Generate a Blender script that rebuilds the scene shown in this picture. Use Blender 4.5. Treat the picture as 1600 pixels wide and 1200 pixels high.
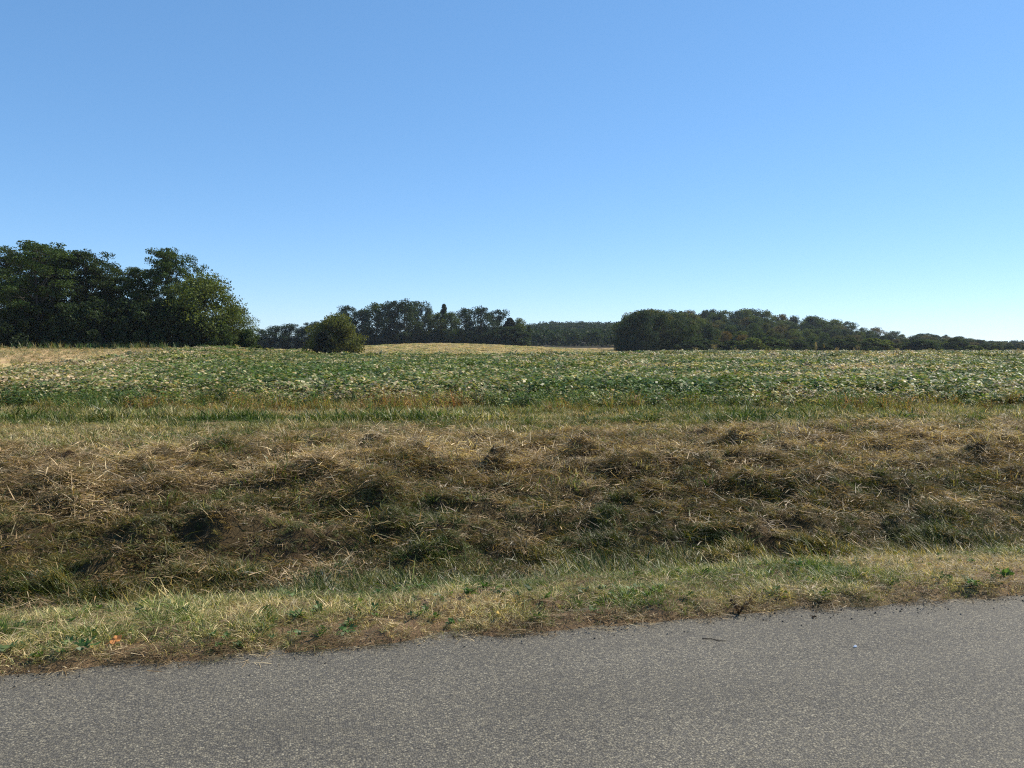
import bpy, math, random
import numpy as np
from mathutils import Vector

# ------------------------------------------------------------------ scene, camera, sky, sun
for o in list(bpy.data.objects):
    bpy.data.objects.remove(o)
S = bpy.context.scene
COL = S.collection
R = math.radians
YAW = R(13.3)            # the view turned to the right of the road's normal
FPX, HOR, EYE = 1295.0, 545.0, 1.6
FW = np.array([math.sin(YAW), math.cos(YAW)])
RT = np.array([math.cos(YAW), -math.sin(YAW)])

cd = bpy.data.cameras.new('camera')
cam = bpy.data.objects.new('camera', cd)
COL.objects.link(cam)
cd.sensor_width = 36.0
cd.lens = 36.0 * FPX / 1600.0
cd.clip_start, cd.clip_end = 0.1, 9000
cam.location = (0, 0, EYE)
cam.rotation_euler = (R(90) - math.atan((600 - HOR) / FPX), 0, -YAW)
S.camera = cam

SUN_AZ = YAW + R(60)     # clockwise from +Y
SUN_EL = R(42)
w = bpy.data.worlds.new('World')
S.world = w
w.use_nodes = True
nt = w.node_tree
bg = nt.nodes['Background']
sky = nt.nodes.new('ShaderNodeTexSky')
sky.sky_type = 'NISHITA'
sky.sun_disc = False
sky.sun_elevation = SUN_EL
sky.sun_rotation = SUN_AZ
sky.altitude = 200
sky.air_density = 0.7
sky.dust_density = 0.05
sky.ozone_density = 8.0
hsv = nt.nodes.new('ShaderNodeHueSaturation')      # the camera's vivid colour setting, over the whole sky
hsv.inputs['Saturation'].default_value = 1.27
hsv.inputs['Value'].default_value = 1.76
gam = nt.nodes.new('ShaderNodeGamma')             # its soft tone curve
gam.inputs[1].default_value = 0.6
nt.links.new(sky.outputs[0], gam.inputs[0])
nt.links.new(gam.outputs[0], hsv.inputs['Color'])
nt.links.new(hsv.outputs[0], bg.inputs[0])
hsv.inputs['Hue'].default_value = 0.500
bg.inputs[1].default_value = 0.15

sl = bpy.data.lights.new('sun', 'SUN')
sl.energy = 5.0
sl.angle = R(0.53)
sl.color = (1.0, 0.92, 0.79)
sun = bpy.data.objects.new('sun', sl)
COL.objects.link(sun)
sd = Vector((math.sin(SUN_AZ) * math.cos(SUN_EL), math.cos(SUN_AZ) * math.cos(SUN_EL), math.sin(SUN_EL)))
sun.rotation_euler = sd.to_track_quat('Z', 'Y').to_euler()
sun.location = (0, 0, 100)

vs = S.view_settings
vs.view_transform = 'Standard'
vs.look = 'None'
vs.exposure = 0.42
vs.gamma = 1.0
vs.use_curve_mapping = False
S.render.engine = 'CYCLES'
S.cycles.max_bounces = 6
S.cycles.diffuse_bounces = 2
S.cycles.glossy_bounces = 2
S.cycles.transmission_bounces = 4
S.cycles.volume_bounces = 0
S.cycles.use_denoising = False
S.cycles.use_adaptive_sampling = False
S.cycles.filter_width = 1.15
S.cycles.caustics_reflective = False
S.cycles.caustics_refractive = False

# ------------------------------------------------------------------ helpers
rng = np.random.default_rng(7)
random.seed(7)


def _hash(ix, iy, seed):
    h = (ix.astype(np.int64) * 374761393 + iy.astype(np.int64) * 668265263 + seed * 1442695041) & 0xFFFFFFFF
    h = ((h ^ (h >> 13)) * 1274126177) & 0xFFFFFFFF
    return ((h ^ (h >> 16)) & 0xFFFF) / 65535.0


def noise(x, y, seed=0):
    x = np.asarray(x, float); y = np.asarray(y, float)
    ix = np.floor(x); iy = np.floor(y)
    fx = x - ix; fy = y - iy
    fx = fx * fx * fx * (fx * (fx * 6 - 15) + 10); fy = fy * fy * fy * (fy * (fy * 6 - 15) + 10)
    a = _hash(ix, iy, seed); b = _hash(ix + 1, iy, seed)
    c = _hash(ix, iy + 1, seed); d = _hash(ix + 1, iy + 1, seed)
    return (a + (b - a) * fx) * (1 - fy) + (c + (d - c) * fx) * fy


def fbm(x, y, seed=0, octv=4):
    s = 0; a = 0.5; t = 0
    for k in range(octv):
        s = s + a * noise(x * 2 ** k, y * 2 ** k, seed + k * 17); t += a; a *= 0.5
    return s / t      # 0..1


def sstep(a, b, v):
    t = np.clip((np.asarray(v, float) - a) / (b - a), 0, 1)
    return t * t * (3 - 2 * t)


def depth(x, y): return x * FW[0] + y * FW[1]
def side(x, y): return x * RT[0] + y * RT[1]
def column(x, y): return 800 + FPX * side(x, y) / np.maximum(depth(x, y), 1)
def at(px, d):                      # a point on the ground plan, d metres ahead, under photo column px
    s = (px - 800) / FPX * d
    return FW[0] * d + RT[0] * s, FW[1] * d + RT[1] * s


def edge_t(x): return 4.52 - 0.12 * sstep(1.8, 6.5, x)      # the road's far edge


def bump(px, c, wl, wr):
    return np.where(px < c, np.exp(-((px - c) / wl) ** 2), np.exp(-((px - c) / wr) ** 2))


def ground_z(x, y):
    x = np.asarray(x, float); y = np.asarray(y, float)
    e = edge_t(x)
    u = y - e
    prof = np.interp(u, [-7.5, -7.0, -0.35, -0.05, 0.12, 0.5, 1.35, 1.9, 2.6, 3.2, 4.6, 6.2, 8, 12, 17, 20],
                     [0.0, -0.08, -0.07, -0.02, 0.02, 0.0, -0.13, -0.34, -0.62, -0.58, -0.24, 0.0, 0.03, 0.0, 0.02, 0.0])
    near = sstep(-0.3, 0.1, u)
    z = prof + near * (fbm(x * 2.2, y * 3.0, 3, 4) - .5) * (0.05 + 0.15 * sstep(1.4, 2.6, u) * (1 - sstep(8.5, 12, u)) + 0.06 * sstep(8, 12, u))
    # rough, clumpy mown bank
    z = z + sstep(1.5, 2.6, u) * (1 - sstep(7.5, 11, u)) * 0.08 * (np.maximum(fbm(x * 0.9 + 5, y * 1.5, 11, 3) - .45, 0) * 2.2)
    cl = np.maximum(fbm(x * 2.6 + 9, y * 3.2, 13, 2) - .5, 0) * 2
    z = z + cl * .30 * sstep(2.4, 3.4, u) * (1 - sstep(8.0, 10.5, u))
    z = z + .035 * np.sin((u + .9 * (fbm(x * .5, y * .5, 15, 2) - .5)) * 6.6) * sstep(3.0, 4.0, u) * (1 - sstep(9, 13, u))     # rows left by the mower
    z = z + sstep(-0.15, 0.15, u) * (1 - sstep(0.3, 0.9, u)) * (fbm(x * 5, y * 5, 23, 3) - .5) * 0.11
    d = depth(x, y); px = 800 + FPX * side(x, y) / np.maximum(d, 5)
    z = z + sstep(16, 40, d) * (fbm(x * .05, y * .05, 31, 3) - .5) * 0.35
    # the land beyond: a rise on the left, the tan hill in the middle, the wooded hill on the right, the far ridge
    z = z + sstep(28, 118, d) * 1.5 * (1 - sstep(250, 520, px)) * (1 - .5 * sstep(200, 500, d))
    z = z + sstep(30, 150, d) * 0.15
    z = z - 0.9 * sstep(120, 170, d) * (1 - sstep(170, 230, d)) * sstep(350, 500, px) * (1 - sstep(900, 1000, px))
    z = z + 3.3 * sstep(165, 335, d) * bump(px, 690, 210, 190)
    z = z + 4.5 * sstep(290, 440, d) * bump(px, 1120, 240, 190)
    z = z + 1.0 * sstep(300, 500, d) * sstep(1250, 1450, px)
    z = z + 17 * sstep(430, 860, d) * np.exp(-((px - 915) / 230.0) ** 2) * (1 + .35 * (fbm(px * .008, d * .002, 41, 2) - .5))
    z = z + 8 * sstep(700, 1400, d) * (1 - .8 * sstep(1200, 1500, px))
    return z


def gz(x, y): return float(ground_z(np.array([x]), np.array([y]))[0])


def mesh_np(name, verts, faces, mat=None, smooth=False, attrs=None):
    """faces: (n,k) int array, or a list of such arrays"""
    me = bpy.data.meshes.new(name)
    if not isinstance(faces, (list, tuple)): faces = [faces]
    faces = [f for f in faces if len(f)]
    me.vertices.add(len(verts))
    me.vertices.foreach_set('co', np.asarray(verts, np.float32).ravel())
    loops = np.concatenate([f.ravel() for f in faces]).astype(np.int32)
    tot = np.concatenate([np.full(len(f), f.shape[1]) for f in faces]).astype(np.int32)
    st = np.concatenate([[0], np.cumsum(tot)[:-1]]).astype(np.int32)
    me.loops.add(len(loops)); me.loops.foreach_set('vertex_index', loops)
    me.polygons.add(len(tot)); me.polygons.foreach_set('loop_start', st)
    try: me.polygons.foreach_set('loop_total', tot)
    except Exception: pass
    me.polygons.foreach_set('use_smooth', np.full(len(tot), smooth))
    me.update(calc_edges=True)
    for k, v in (attrs or {}).items():
        v = np.asarray(v, np.float32)
        if v.ndim == 1:
            a = me.attributes.new(k, 'FLOAT', 'POINT'); a.data.foreach_set('value', v)
        elif v.shape[1] == 4:
            a = me.attributes.new(k, 'FLOAT_COLOR', 'POINT'); a.data.foreach_set('color', v.ravel())
        else:
            a = me.attributes.new(k, 'FLOAT_VECTOR', 'POINT'); a.data.foreach_set('vector', v.ravel())
    if mat: me.materials.append(mat)
    me.validate()
    return me


def link(name, me, parent=None, label=None, cat=None, group=None, kind=None, coll=COL):
    o = bpy.data.objects.new(name, me)
    coll.objects.link(o)
    if parent: o.parent = parent
    if label: o['label'] = label
    if cat: o['category'] = cat
    if group: o['group'] = group
    if kind: o['kind'] = kind
    return o


class MB:
    """collects tubes, blades and leaf quads for one mesh, with a random number per piece"""
    def __init__(s): s.v = []; s.q = []; s.t = []; s.r = []; s.n = 0
    def add(s, v, q=None, t=None, r=0.5):
        v = np.asarray(v, float)
        if q is not None and len(q): s.q.append(np.asarray(q, int) + s.n)
        if t is not None and len(t): s.t.append(np.asarray(t, int) + s.n)
        s.v.append(v); s.r.append(np.full(len(v), r) if np.isscalar(r) else np.asarray(r)); s.n += len(v)
    def tube(s, pts, rad, sides=5, r=0.5):
        pts = np.asarray(pts, float); n = len(pts)
        rad = np.broadcast_to(rad, (n,))
        tan = np.gradient(pts, axis=0); tan /= np.linalg.norm(tan, axis=1)[:, None] + 1e-9
        ref = np.where(np.abs(tan[:, 2:3]) > .9, [[1, 0, 0]], [[0, 0, 1]])
        a = np.cross(tan, ref); a /= np.linalg.norm(a, axis=1)[:, None] + 1e-9
        b = np.cross(tan, a)
        th = np.arange(sides) / sides * 2 * np.pi
        v = pts[:, None] + rad[:, None, None] * (a[:, None] * np.cos(th)[None, :, None] + b[:, None] * np.sin(th)[None, :, None])
        i = np.arange(n - 1)[:, None] * sides; j = np.arange(sides)[None]; k = (j + 1) % sides
        q = np.stack([i + j, i + k, i + sides + k, i + sides + j], -1).reshape(-1, 4)
        s.add(v.reshape(-1, 3), q=q, r=r)
    def quads(s, c, e1, e2, r, shape='diamond'):
        """one pointed leaf face per centre: half axes e1 (length) and e2 (width)"""
        v = np.stack([c - e1, c + e2 - e1 * .1, c + e1, c - e2 - e1 * .1], 1).reshape(-1, 3)
        q = np.arange(len(c) * 4).reshape(-1, 4)
        s.add(v, q=q, r=np.repeat(r, 4))
    def blade(s, base, dirv, length, width, bend, r, seg=3, lift=0.0):
        """a bent tapering grass blade"""
        dirv = np.asarray(dirv, float); dirv /= np.linalg.norm(dirv)
        hz = np.array([dirv[0], dirv[1], 0.0]); hn = np.linalg.norm(hz)
        hz = hz / hn if hn > 1e-4 else np.array([1.0, 0, 0])
        sidev = np.array([-hz[1], hz[0], 0]) * width * .5
        tw = random.uniform(-.8, .8)
        sidev = sidev * math.cos(tw) + np.array([0, 0, 1]) * width * .5 * math.sin(tw)
        p = np.asarray(base, float).copy(); d = dirv.copy(); rows = []
        for k in range(seg + 1):
            f = 1 - (k / seg) ** 1.6
            rows.append((p - sidev * f, p + sidev * f) if k < seg else (p,))
            p = p + d * length / seg
            d = d + bend * (hz * .7 + np.array([0, 0, -1.0])) / seg; d /= np.linalg.norm(d)
        v = [q for row in rows for q in row]
        if lift: 
            for q in v: q[2] = max(q[2], lift)
        q = [[2 * k, 2 * k + 1, 2 * k + 3, 2 * k + 2] for k in range(seg - 1)]
        t = [[2 * seg - 2, 2 * seg - 1, 2 * seg]]
        s.add(v, q=q, t=t, r=r)
    def mesh(s, name, mat=None, smooth=False):
        f = []
        if s.q: f.append(np.concatenate(s.q))
        if s.t: f.append(np.concatenate(s.t))
        return mesh_np(name, np.concatenate(s.v), f, mat, smooth, {'rnd': np.concatenate(s.r)})


# ------------------------------------------------------------------ materials
class NT:
    def __init__(s, name):
        s.m = bpy.data.materials.new(name); s.m.use_nodes = True
        s.t = s.m.node_tree; s.t.nodes.clear()
        s.out = s.n('ShaderNodeOutputMaterial')
    def n(s, typ, ins=None, **kw):
        nd = s.t.nodes.new(typ)
        for k, v in kw.items(): setattr(nd, k, v)
        for k, v in (ins or {}).items(): s.set(nd.inputs[k], v)
        return nd
    def set(s, sock, v):
        if hasattr(v, 'outputs'): v = v.outputs[0]
        if isinstance(v, bpy.types.NodeSocket): s.t.links.new(v, sock)
        else: sock.default_value = v
    def math(s, op, a, b=0.0, c=0.0, clamp=False):
        nd = s.n('ShaderNodeMath', operation=op, use_clamp=clamp)
        s.set(nd.inputs[0], a); s.set(nd.inputs[1], b); s.set(nd.inputs[2], c)
        return nd.outputs[0]
    def mix(s, f, a, b, blend='MIX'):
        nd = s.n('ShaderNodeMix', data_type='RGBA', blend_type=blend)
        s.set(nd.inputs[0], f); s.set(nd.inputs[6], a); s.set(nd.inputs[7], b)
        return nd.outputs[2]
    def ramp(s, f, stops, interp='LINEAR'):
        nd = s.n('ShaderNodeValToRGB'); cr = nd.color_ramp; cr.interpolation = interp
        while len(cr.elements) < len(stops): cr.elements.new(.5)
        for e, (p, c) in zip(cr.elements, stops): e.position = p; e.color = (*c, 1)
        s.set(nd.inputs[0], f)
        return nd.outputs[0]
    def attr(s, name, typ='GEOMETRY', out='Fac'):
        return s.n('ShaderNodeAttribute', attribute_name=name, attribute_type=typ).outputs[out]
    def noise(s, scale, vec=None, detail=3, rough=.55, out=0):
        nd = s.n('ShaderNodeTexNoise'); nd.inputs['Scale'].default_value = scale
        nd.inputs['Detail'].default_value = detail; nd.inputs['Roughness'].default_value = rough
        if vec is not None: s.t.links.new(vec, nd.inputs['Vector'])
        return nd.outputs[out]


def leaf_shader(N, col, trans=0.45, gloss=0.06, rough=0.4, tcol=(1.0, 1.0, .55, 1)):
    """thin leaf: diffuse + light passing through + a waxy sheen"""
    d = N.n('ShaderNodeBsdfDiffuse', {'Color': col})
    t = N.n('ShaderNodeBsdfTranslucent', {'Color': N.mix(1.0, col, tcol, 'MULTIPLY')})
    m = N.n('ShaderNodeMixShader', {0: trans, 1: d, 2: t})
    if gloss:
        g = N.n('ShaderNodeBsdfGlossy', {'Color': (1, 1, 1, 1), 'Roughness': rough})
        f = N.n('ShaderNodeFresnel', {'IOR': 1.4})
        k = N.math('MINIMUM', N.math('MULTIPLY_ADD', f, gloss * 1.5, gloss * .3), gloss)
        m = N.n('ShaderNodeMixShader', {0: k, 1: m, 2: g})
    N.set(N.out.inputs[0], m)


def grass_material(name, stops, spread=.5, trans=.35, gloss=.035, rough=.5):
    """instancer attributes: dry 0..1 moves along the ramp, val scales brightness"""
    N = NT(name)
    f = N.math('MULTIPLY_ADD', N.math('SUBTRACT', N.attr('rnd'), .5), spread, N.attr('dry', 'INSTANCER'), clamp=True)
    c = N.ramp(f, stops)
    v = N.math('MULTIPLY', N.attr('val', 'INSTANCER'), N.math('MULTIPLY_ADD', N.math('FRACT', N.math('MULTIPLY', N.attr('rnd'), 7.31)), 1.1, .45))
    hs = N.n('ShaderNodeHueSaturation', {'Color': c, 'Value': v})
    leaf_shader(N, hs.outputs[0], trans, gloss, rough)
    return N.m


STRAW = [(0.0, (.065, .115, .020)), (.28, (.150, .190, .042)), (.48, (.350, .300, .110)), (.75, (.620, .490, .260)), (1.0, (.330, .185, .070))]
M_short = grass_material('short_grass', STRAW)
M_tall = grass_material('tall_grass', [(0, (.048, .072, .012)), (.35, (.105, .130, .024)), (.6, (.260, .200, .060)), (1, (.56, .43, .19))], gloss=.035)
M_hay = grass_material('cut_hay', [(0, (.100, .108, .026)), (.35, (.205, .130, .058)), (.65, (.385, .268, .135)), (1, (.72, .57, .33))], gloss=.03)
M_bean = grass_material('soybean_leaf', [(0, (.054, .100, .022)), (.4, (.108, .160, .038)), (.62, (.22, .225, .080)), (.8, (.42, .37, .20)), (1, (.42, .31, .18))],
                        spread=.85, trans=.34, gloss=.068, rough=.48)
M_edge = grass_material('crop_edge_leaf', [(0, (.055, .110, .025)), (.4, (.13, .19, .045)), (.62, (.38, .30, .08)), (.82, (.34, .16, .06)), (1, (.20, .09, .045))], spread=.6, trans=.4)
M_weed = grass_material('field_weed_leaf', [(0, (.045, .105, .022)), (.5, (.10, .165, .035)), (1, (.30, .24, .09))], trans=.4, gloss=.06)


def foliage_material(name):
    N = NT(name)
    oc = N.n('ShaderNodeObjectInfo').outputs['Color']
    r = N.attr('rnd')
    g = N.n('ShaderNodeTexCoord').outputs['Object']
    big = N.noise(.45, g, 2)
    h = N.n('ShaderNodeHueSaturation', {'Color': oc, 'Hue': N.math('MULTIPLY_ADD', N.math('SUBTRACT', big, .5), .09, .5),
                                        'Value': N.math('MULTIPLY_ADD', r, .9, .55)})
    leaf_shader(N, h.outputs[0], .38, .012, .6)
    return N.m


M_fol = foliage_material('tree_leaves')


def bark_material():
    N = NT('bark')
    g = N.n('ShaderNodeTexCoord').outputs['Object']
    mp = N.n('ShaderNodeMapping', {'Vector': g, 'Scale': (6, 6, 1.2)})
    c = N.ramp(N.noise(2.0, mp.outputs[0], 4), [(.3, (.025, .020, .016)), (.7, (.11, .09, .07))])
    b = N.n('ShaderNodeBsdfPrincipled', {'Base Color': c, 'Roughness': .9})
    N.set(N.out.inputs[0], b)
    return N.m


M_bark = bark_material()


def plain(name, col, rough=.7, trans=None):
    N = NT(name)
    g = N.n('ShaderNodeTexCoord').outputs['Object']
    c = N.mix(N.noise(60, g, 3), tuple(x * .65 for x in col) + (1,), tuple(min(1, x * 1.25) for x in col) + (1,))
    if trans: leaf_shader(N, c, trans, .05, rough, (1, .95, .8, 1))
    else:
        N.set(N.out.inputs[0], N.n('ShaderNodeBsdfPrincipled', {'Base Color': c, 'Roughness': rough}))
    return N.m


def ground_material():
    N = NT('ground_cover')
    g = N.n('ShaderNodeTexCoord').outputs['Object']
    c = N.attr('cover', out='Color')
    fine = N.noise(34, g, 4, .65)
    mid = N.noise(1.7, g, 4)
    mp = N.n('ShaderNodeMapping', {'Vector': g, 'Scale': (.55, .10, 1), 'Rotation': (0, 0, R(-18))})
    rows = N.noise(.9, mp.outputs[0], 4, .6)
    k = N.math('MULTIPLY', N.math('MULTIPLY_ADD', fine, .9, .55), N.math('MULTIPLY_ADD', mid, .5, .75))
    k = N.math('MULTIPLY', k, N.math('MULTIPLY_ADD', rows, .9, .55))
    h = N.n('ShaderNodeHueSaturation', {'Color': c, 'Value': k, 'Hue': N.math('MULTIPLY_ADD', N.math('SUBTRACT', rows, .5), .10, .5)})
    bp = N.n('ShaderNodeBump', {'Strength': .8, 'Distance': .03, 'Height': fine})
    b = N.n('ShaderNodeBsdfPrincipled', {'Base Color': h.outputs[0], 'Roughness': .95, 'Normal': bp.outputs[0]})
    b.inputs['Specular IOR Level'].default_value = .1
    N.set(N.out.inputs[0], b)
    return N.m


def road_material():
    N = NT('chip_seal_asphalt')
    g = N.n('ShaderNodeTexCoord').outputs['Object']
    v = N.n('ShaderNodeTexVoronoi', {'Vector': g, 'Scale': 112.0})
    v.feature = 'F1'
    chip = N.n('ShaderNodeSeparateColor', {0: v.outputs['Color']})
    c = N.ramp(chip.outputs[0], [(0, (.042, .040, .040)), (.25, (.088, .084, .078)), (.55, (.140, .128, .102)), (.8, (.205, .184, .138)), (.93, (.28, .25, .185)), (1, (.38, .35, .27))])
    gap = N.ramp(v.outputs['Distance'], [(.35, (1, 1, 1)), (.75, (.28, .28, .28))])
    c = N.mix(1.0, c, gap, 'MULTIPLY')
    f2 = N.noise(210, g, 2)
    c = N.mix(.35, c, N.ramp(f2, [(.3, (.04, .039, .037)), (.7, (.24, .222, .182))]))
    # wear: long faint lanes along the road, and blotches
    mp = N.n('ShaderNodeMapping', {'Vector': g, 'Scale': (.12, 1.6, 1)})
    lane = N.noise(1.0, mp.outputs[0], 3)
    blot = N.noise(.8, g, 4)
    k = N.math('MULTIPLY', N.math('MULTIPLY_ADD', lane, .6, .68), N.math('MULTIPLY_ADD', blot, .5, .74))
    c = N.mix(1.0, c, (1.12, 1.085, 1.0, 1), 'MULTIPLY')
    h = N.n('ShaderNodeHueSaturation', {'Color': c, 'Value': k})
    ht = N.math('SUBTRACT', N.math('MULTIPLY', chip.outputs[1], .5), v.outputs['Distance'])
    bp = N.n('ShaderNodeBump', {'Strength': .55, 'Distance': .006, 'Height': ht})
    b = N.n('ShaderNodeBsdfPrincipled', {'Base Color': h.outputs[0], 'Roughness': .75, 'Normal': bp.outputs[0]})
    b.inputs['Specular IOR Level'].default_value = .2
    N.set(N.out.inputs[0], b)
    return N.m


# ------------------------------------------------------------------ the ground, one sheet to the horizon
def axis(lo_fine, hi_fine, step, lo, hi, grow=1.05, cap=4.0, cap_to=450.0):
    out = list(np.arange(lo_fine, hi_fine + 1e-6, step))
    for sgn, lim, start in ((1, hi, hi_fine), (-1, lo, lo_fine)):
        p = start; st = step; ext = []
        while (p - lim) * sgn < 0:
            st = st * grow
            if abs(p) < cap_to: st = min(st, cap)
            p = p + sgn * st
            ext.append(p)
        ext[-1] = lim
        out = out + ext if sgn > 0 else ext[::-1] + out
    return np.array(out)


def is_beans(x, y):
    """share of soybean cover 0..1"""
    d = depth(x, y); px = 800 + FPX * side(x, y) / np.maximum(d, 5)
    jit = (fbm(x * .35, y * .35, 51, 3) - .5)
    b = sstep(21.6, 23.4, d + jit * 2.2)
    # the bare tan corner by the left grove
    lim = np.interp(px, [-900, -300, 0, 150, 330, 420], [28, 34, 41, 53, 92, 400])
    b = b * (1 - sstep(.93, 1.07, d / (lim * (1 + .22 * jit))))
    far = np.interp(px, [300, 420, 560, 700, 900, 1000, 1100], [112, 122, 118, 112, 140, 200, 235])
    return b * (1 - sstep(.96, 1.04, d / (far * (1 + .1 * jit))))


def build_ground():
    xs = axis(-11, 22, .13, -2600, 2600)
    ys = axis(3.8, 24, .11, -400, 2600)
    X, Y = np.meshgrid(xs, ys)
    x, y = X.ravel(), Y.ravel()
    z = ground_z(x, y)
    nx, ny = len(xs), len(ys)
    i = (np.arange(ny - 1)[:, None] * nx + np.arange(nx - 1)[None]).ravel()
    q = np.stack([i, i + 1, i + nx + 1, i + nx], 1)
    # what covers the land
    u = y - edge_t(x); d = depth(x, y); px = 800 + FPX * side(x, y) / np.maximum(d, 5)
    n1 = fbm(x * .7, y * .9, 61, 3)[:, None]
    def c(*v): return np.array(v)[None]
    soil = c(.085, .056, .033); thatch = c(.24, .165, .085); green = c(.085, .095, .030)
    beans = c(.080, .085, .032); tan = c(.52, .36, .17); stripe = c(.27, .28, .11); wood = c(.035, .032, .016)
    col = soil * (1 - n1) + thatch * n1
    f = (sstep(1.3, 2.2, u) * (1 - sstep(8, 10.5, u)))[:, None]
    col = col * (1 - f) + c(.070, .050, .024) * f
    f = sstep(8, 10.5, u)[:, None]
    col = col * (1 - f) + (green * (1 - n1) + thatch * 1.1 * n1) * f
    f = is_beans(x, y)[:, None]
    col = col * (1 - f) + beans * f
    # beyond the crop
    g = (sstep(26, 34, d) * (1 - f[:, 0]))[:, None]
    mix = sstep(380, 520, px)[:, None]
    left_corner = (px < 400) & (d < 140)
    rowmix = np.clip(fbm(side(x, y) * .22, d * .03, 71, 3) * 2.2 - .6, 0, 1)[:, None]
    gr = np.where(left_corner[:, None], tan * .95, (stripe * (1 - rowmix * .55) + tan * rowmix * .55) * (1 - mix) + (tan * (1 - .35 * rowmix) + stripe * .35 * rowmix) * mix)
    col = col * (1 - g) + gr * g
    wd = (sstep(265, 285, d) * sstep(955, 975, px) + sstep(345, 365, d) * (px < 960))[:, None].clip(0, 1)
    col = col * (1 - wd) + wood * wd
    cover = np.concatenate([col, np.ones((len(col), 1))], 1)
    me = mesh_np('ground', np.stack([x, y, z], 1), q, ground_material(), True, {'cover': cover})
    link('ground', me, label='rolling farmland, road verge, ditch bank and fields out to the horizon', kind='structure')


def build_road():
    xs = axis(-5, 9, .25, -1500, 1500, 1.08, 10, 200)
    ts = np.array([-7.1, -5, -3, -1.4, 0, 1.5, 3, 4.0, 4.4, 4.62])
    X, T = np.meshgrid(xs, ts)
    y = T - 0.12 * sstep(1.8, 6.5, X)
    z = np.interp(T, [-7.1, -1.4, 4.0, 4.62], [-.05, .055, .0, -.012])
    nx, ny = len(xs), len(ts)
    i = (np.arange(ny - 1)[:, None] * nx + np.arange(nx - 1)[None]).ravel()
    q = np.stack([i, i + 1, i + nx + 1, i + nx], 1)
    me = mesh_np('road', np.stack([X.ravel(), y.ravel(), z.ravel()], 1), q, road_material(), True)
    link('road', me, label='grey chip sealed country road running past the verge', kind='structure')


build_ground()
build_road()

# ------------------------------------------------------------------ trees
def rand_unit(n, up=0.0):
    v = rng.normal(size=(n, 3)); v[:, 2] += up
    return v / np.linalg.norm(v, axis=1)[:, None]


def leaf_cloud(mb, cen, rad, n, size, up=.5, flat=1.0):
    """n leaf faces spread through a clump"""
    p = rand_unit(n) * (rng.random(n) ** .45)[:, None] * np.array(rad)[None]
    nrm = rand_unit(n, up)
    a = np.cross(nrm, rand_unit(n)); a /= np.linalg.norm(a, axis=1)[:, None] + 1e-9
    b = np.cross(nrm, a)
    s = size * rng.uniform(.55, 1.3, n)[:, None]
    mb.quads(np.asarray(cen)[None] + p, a * s * .62, b * s * .38, rng.random(n))


def limb(mb, p0, p1, r0, r1, sag=.12, n=5):
    t = np.linspace(0, 1, n)[:, None]
    p0 = np.asarray(p0, float); p1 = np.asarray(p1, float)
    mid = (p0 + p1) / 2 + np.array([0, 0, 1.0]) * np.linalg.norm(p1 - p0) * -sag + rng.normal(size=3) * np.linalg.norm(p1 - p0) * .07
    p = (1 - t) ** 2 * p0 + 2 * t * (1 - t) * mid + t ** 2 * p1
    mb.tube(p, r0 + (r1 - r0) * t[:, 0], 5)


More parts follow.
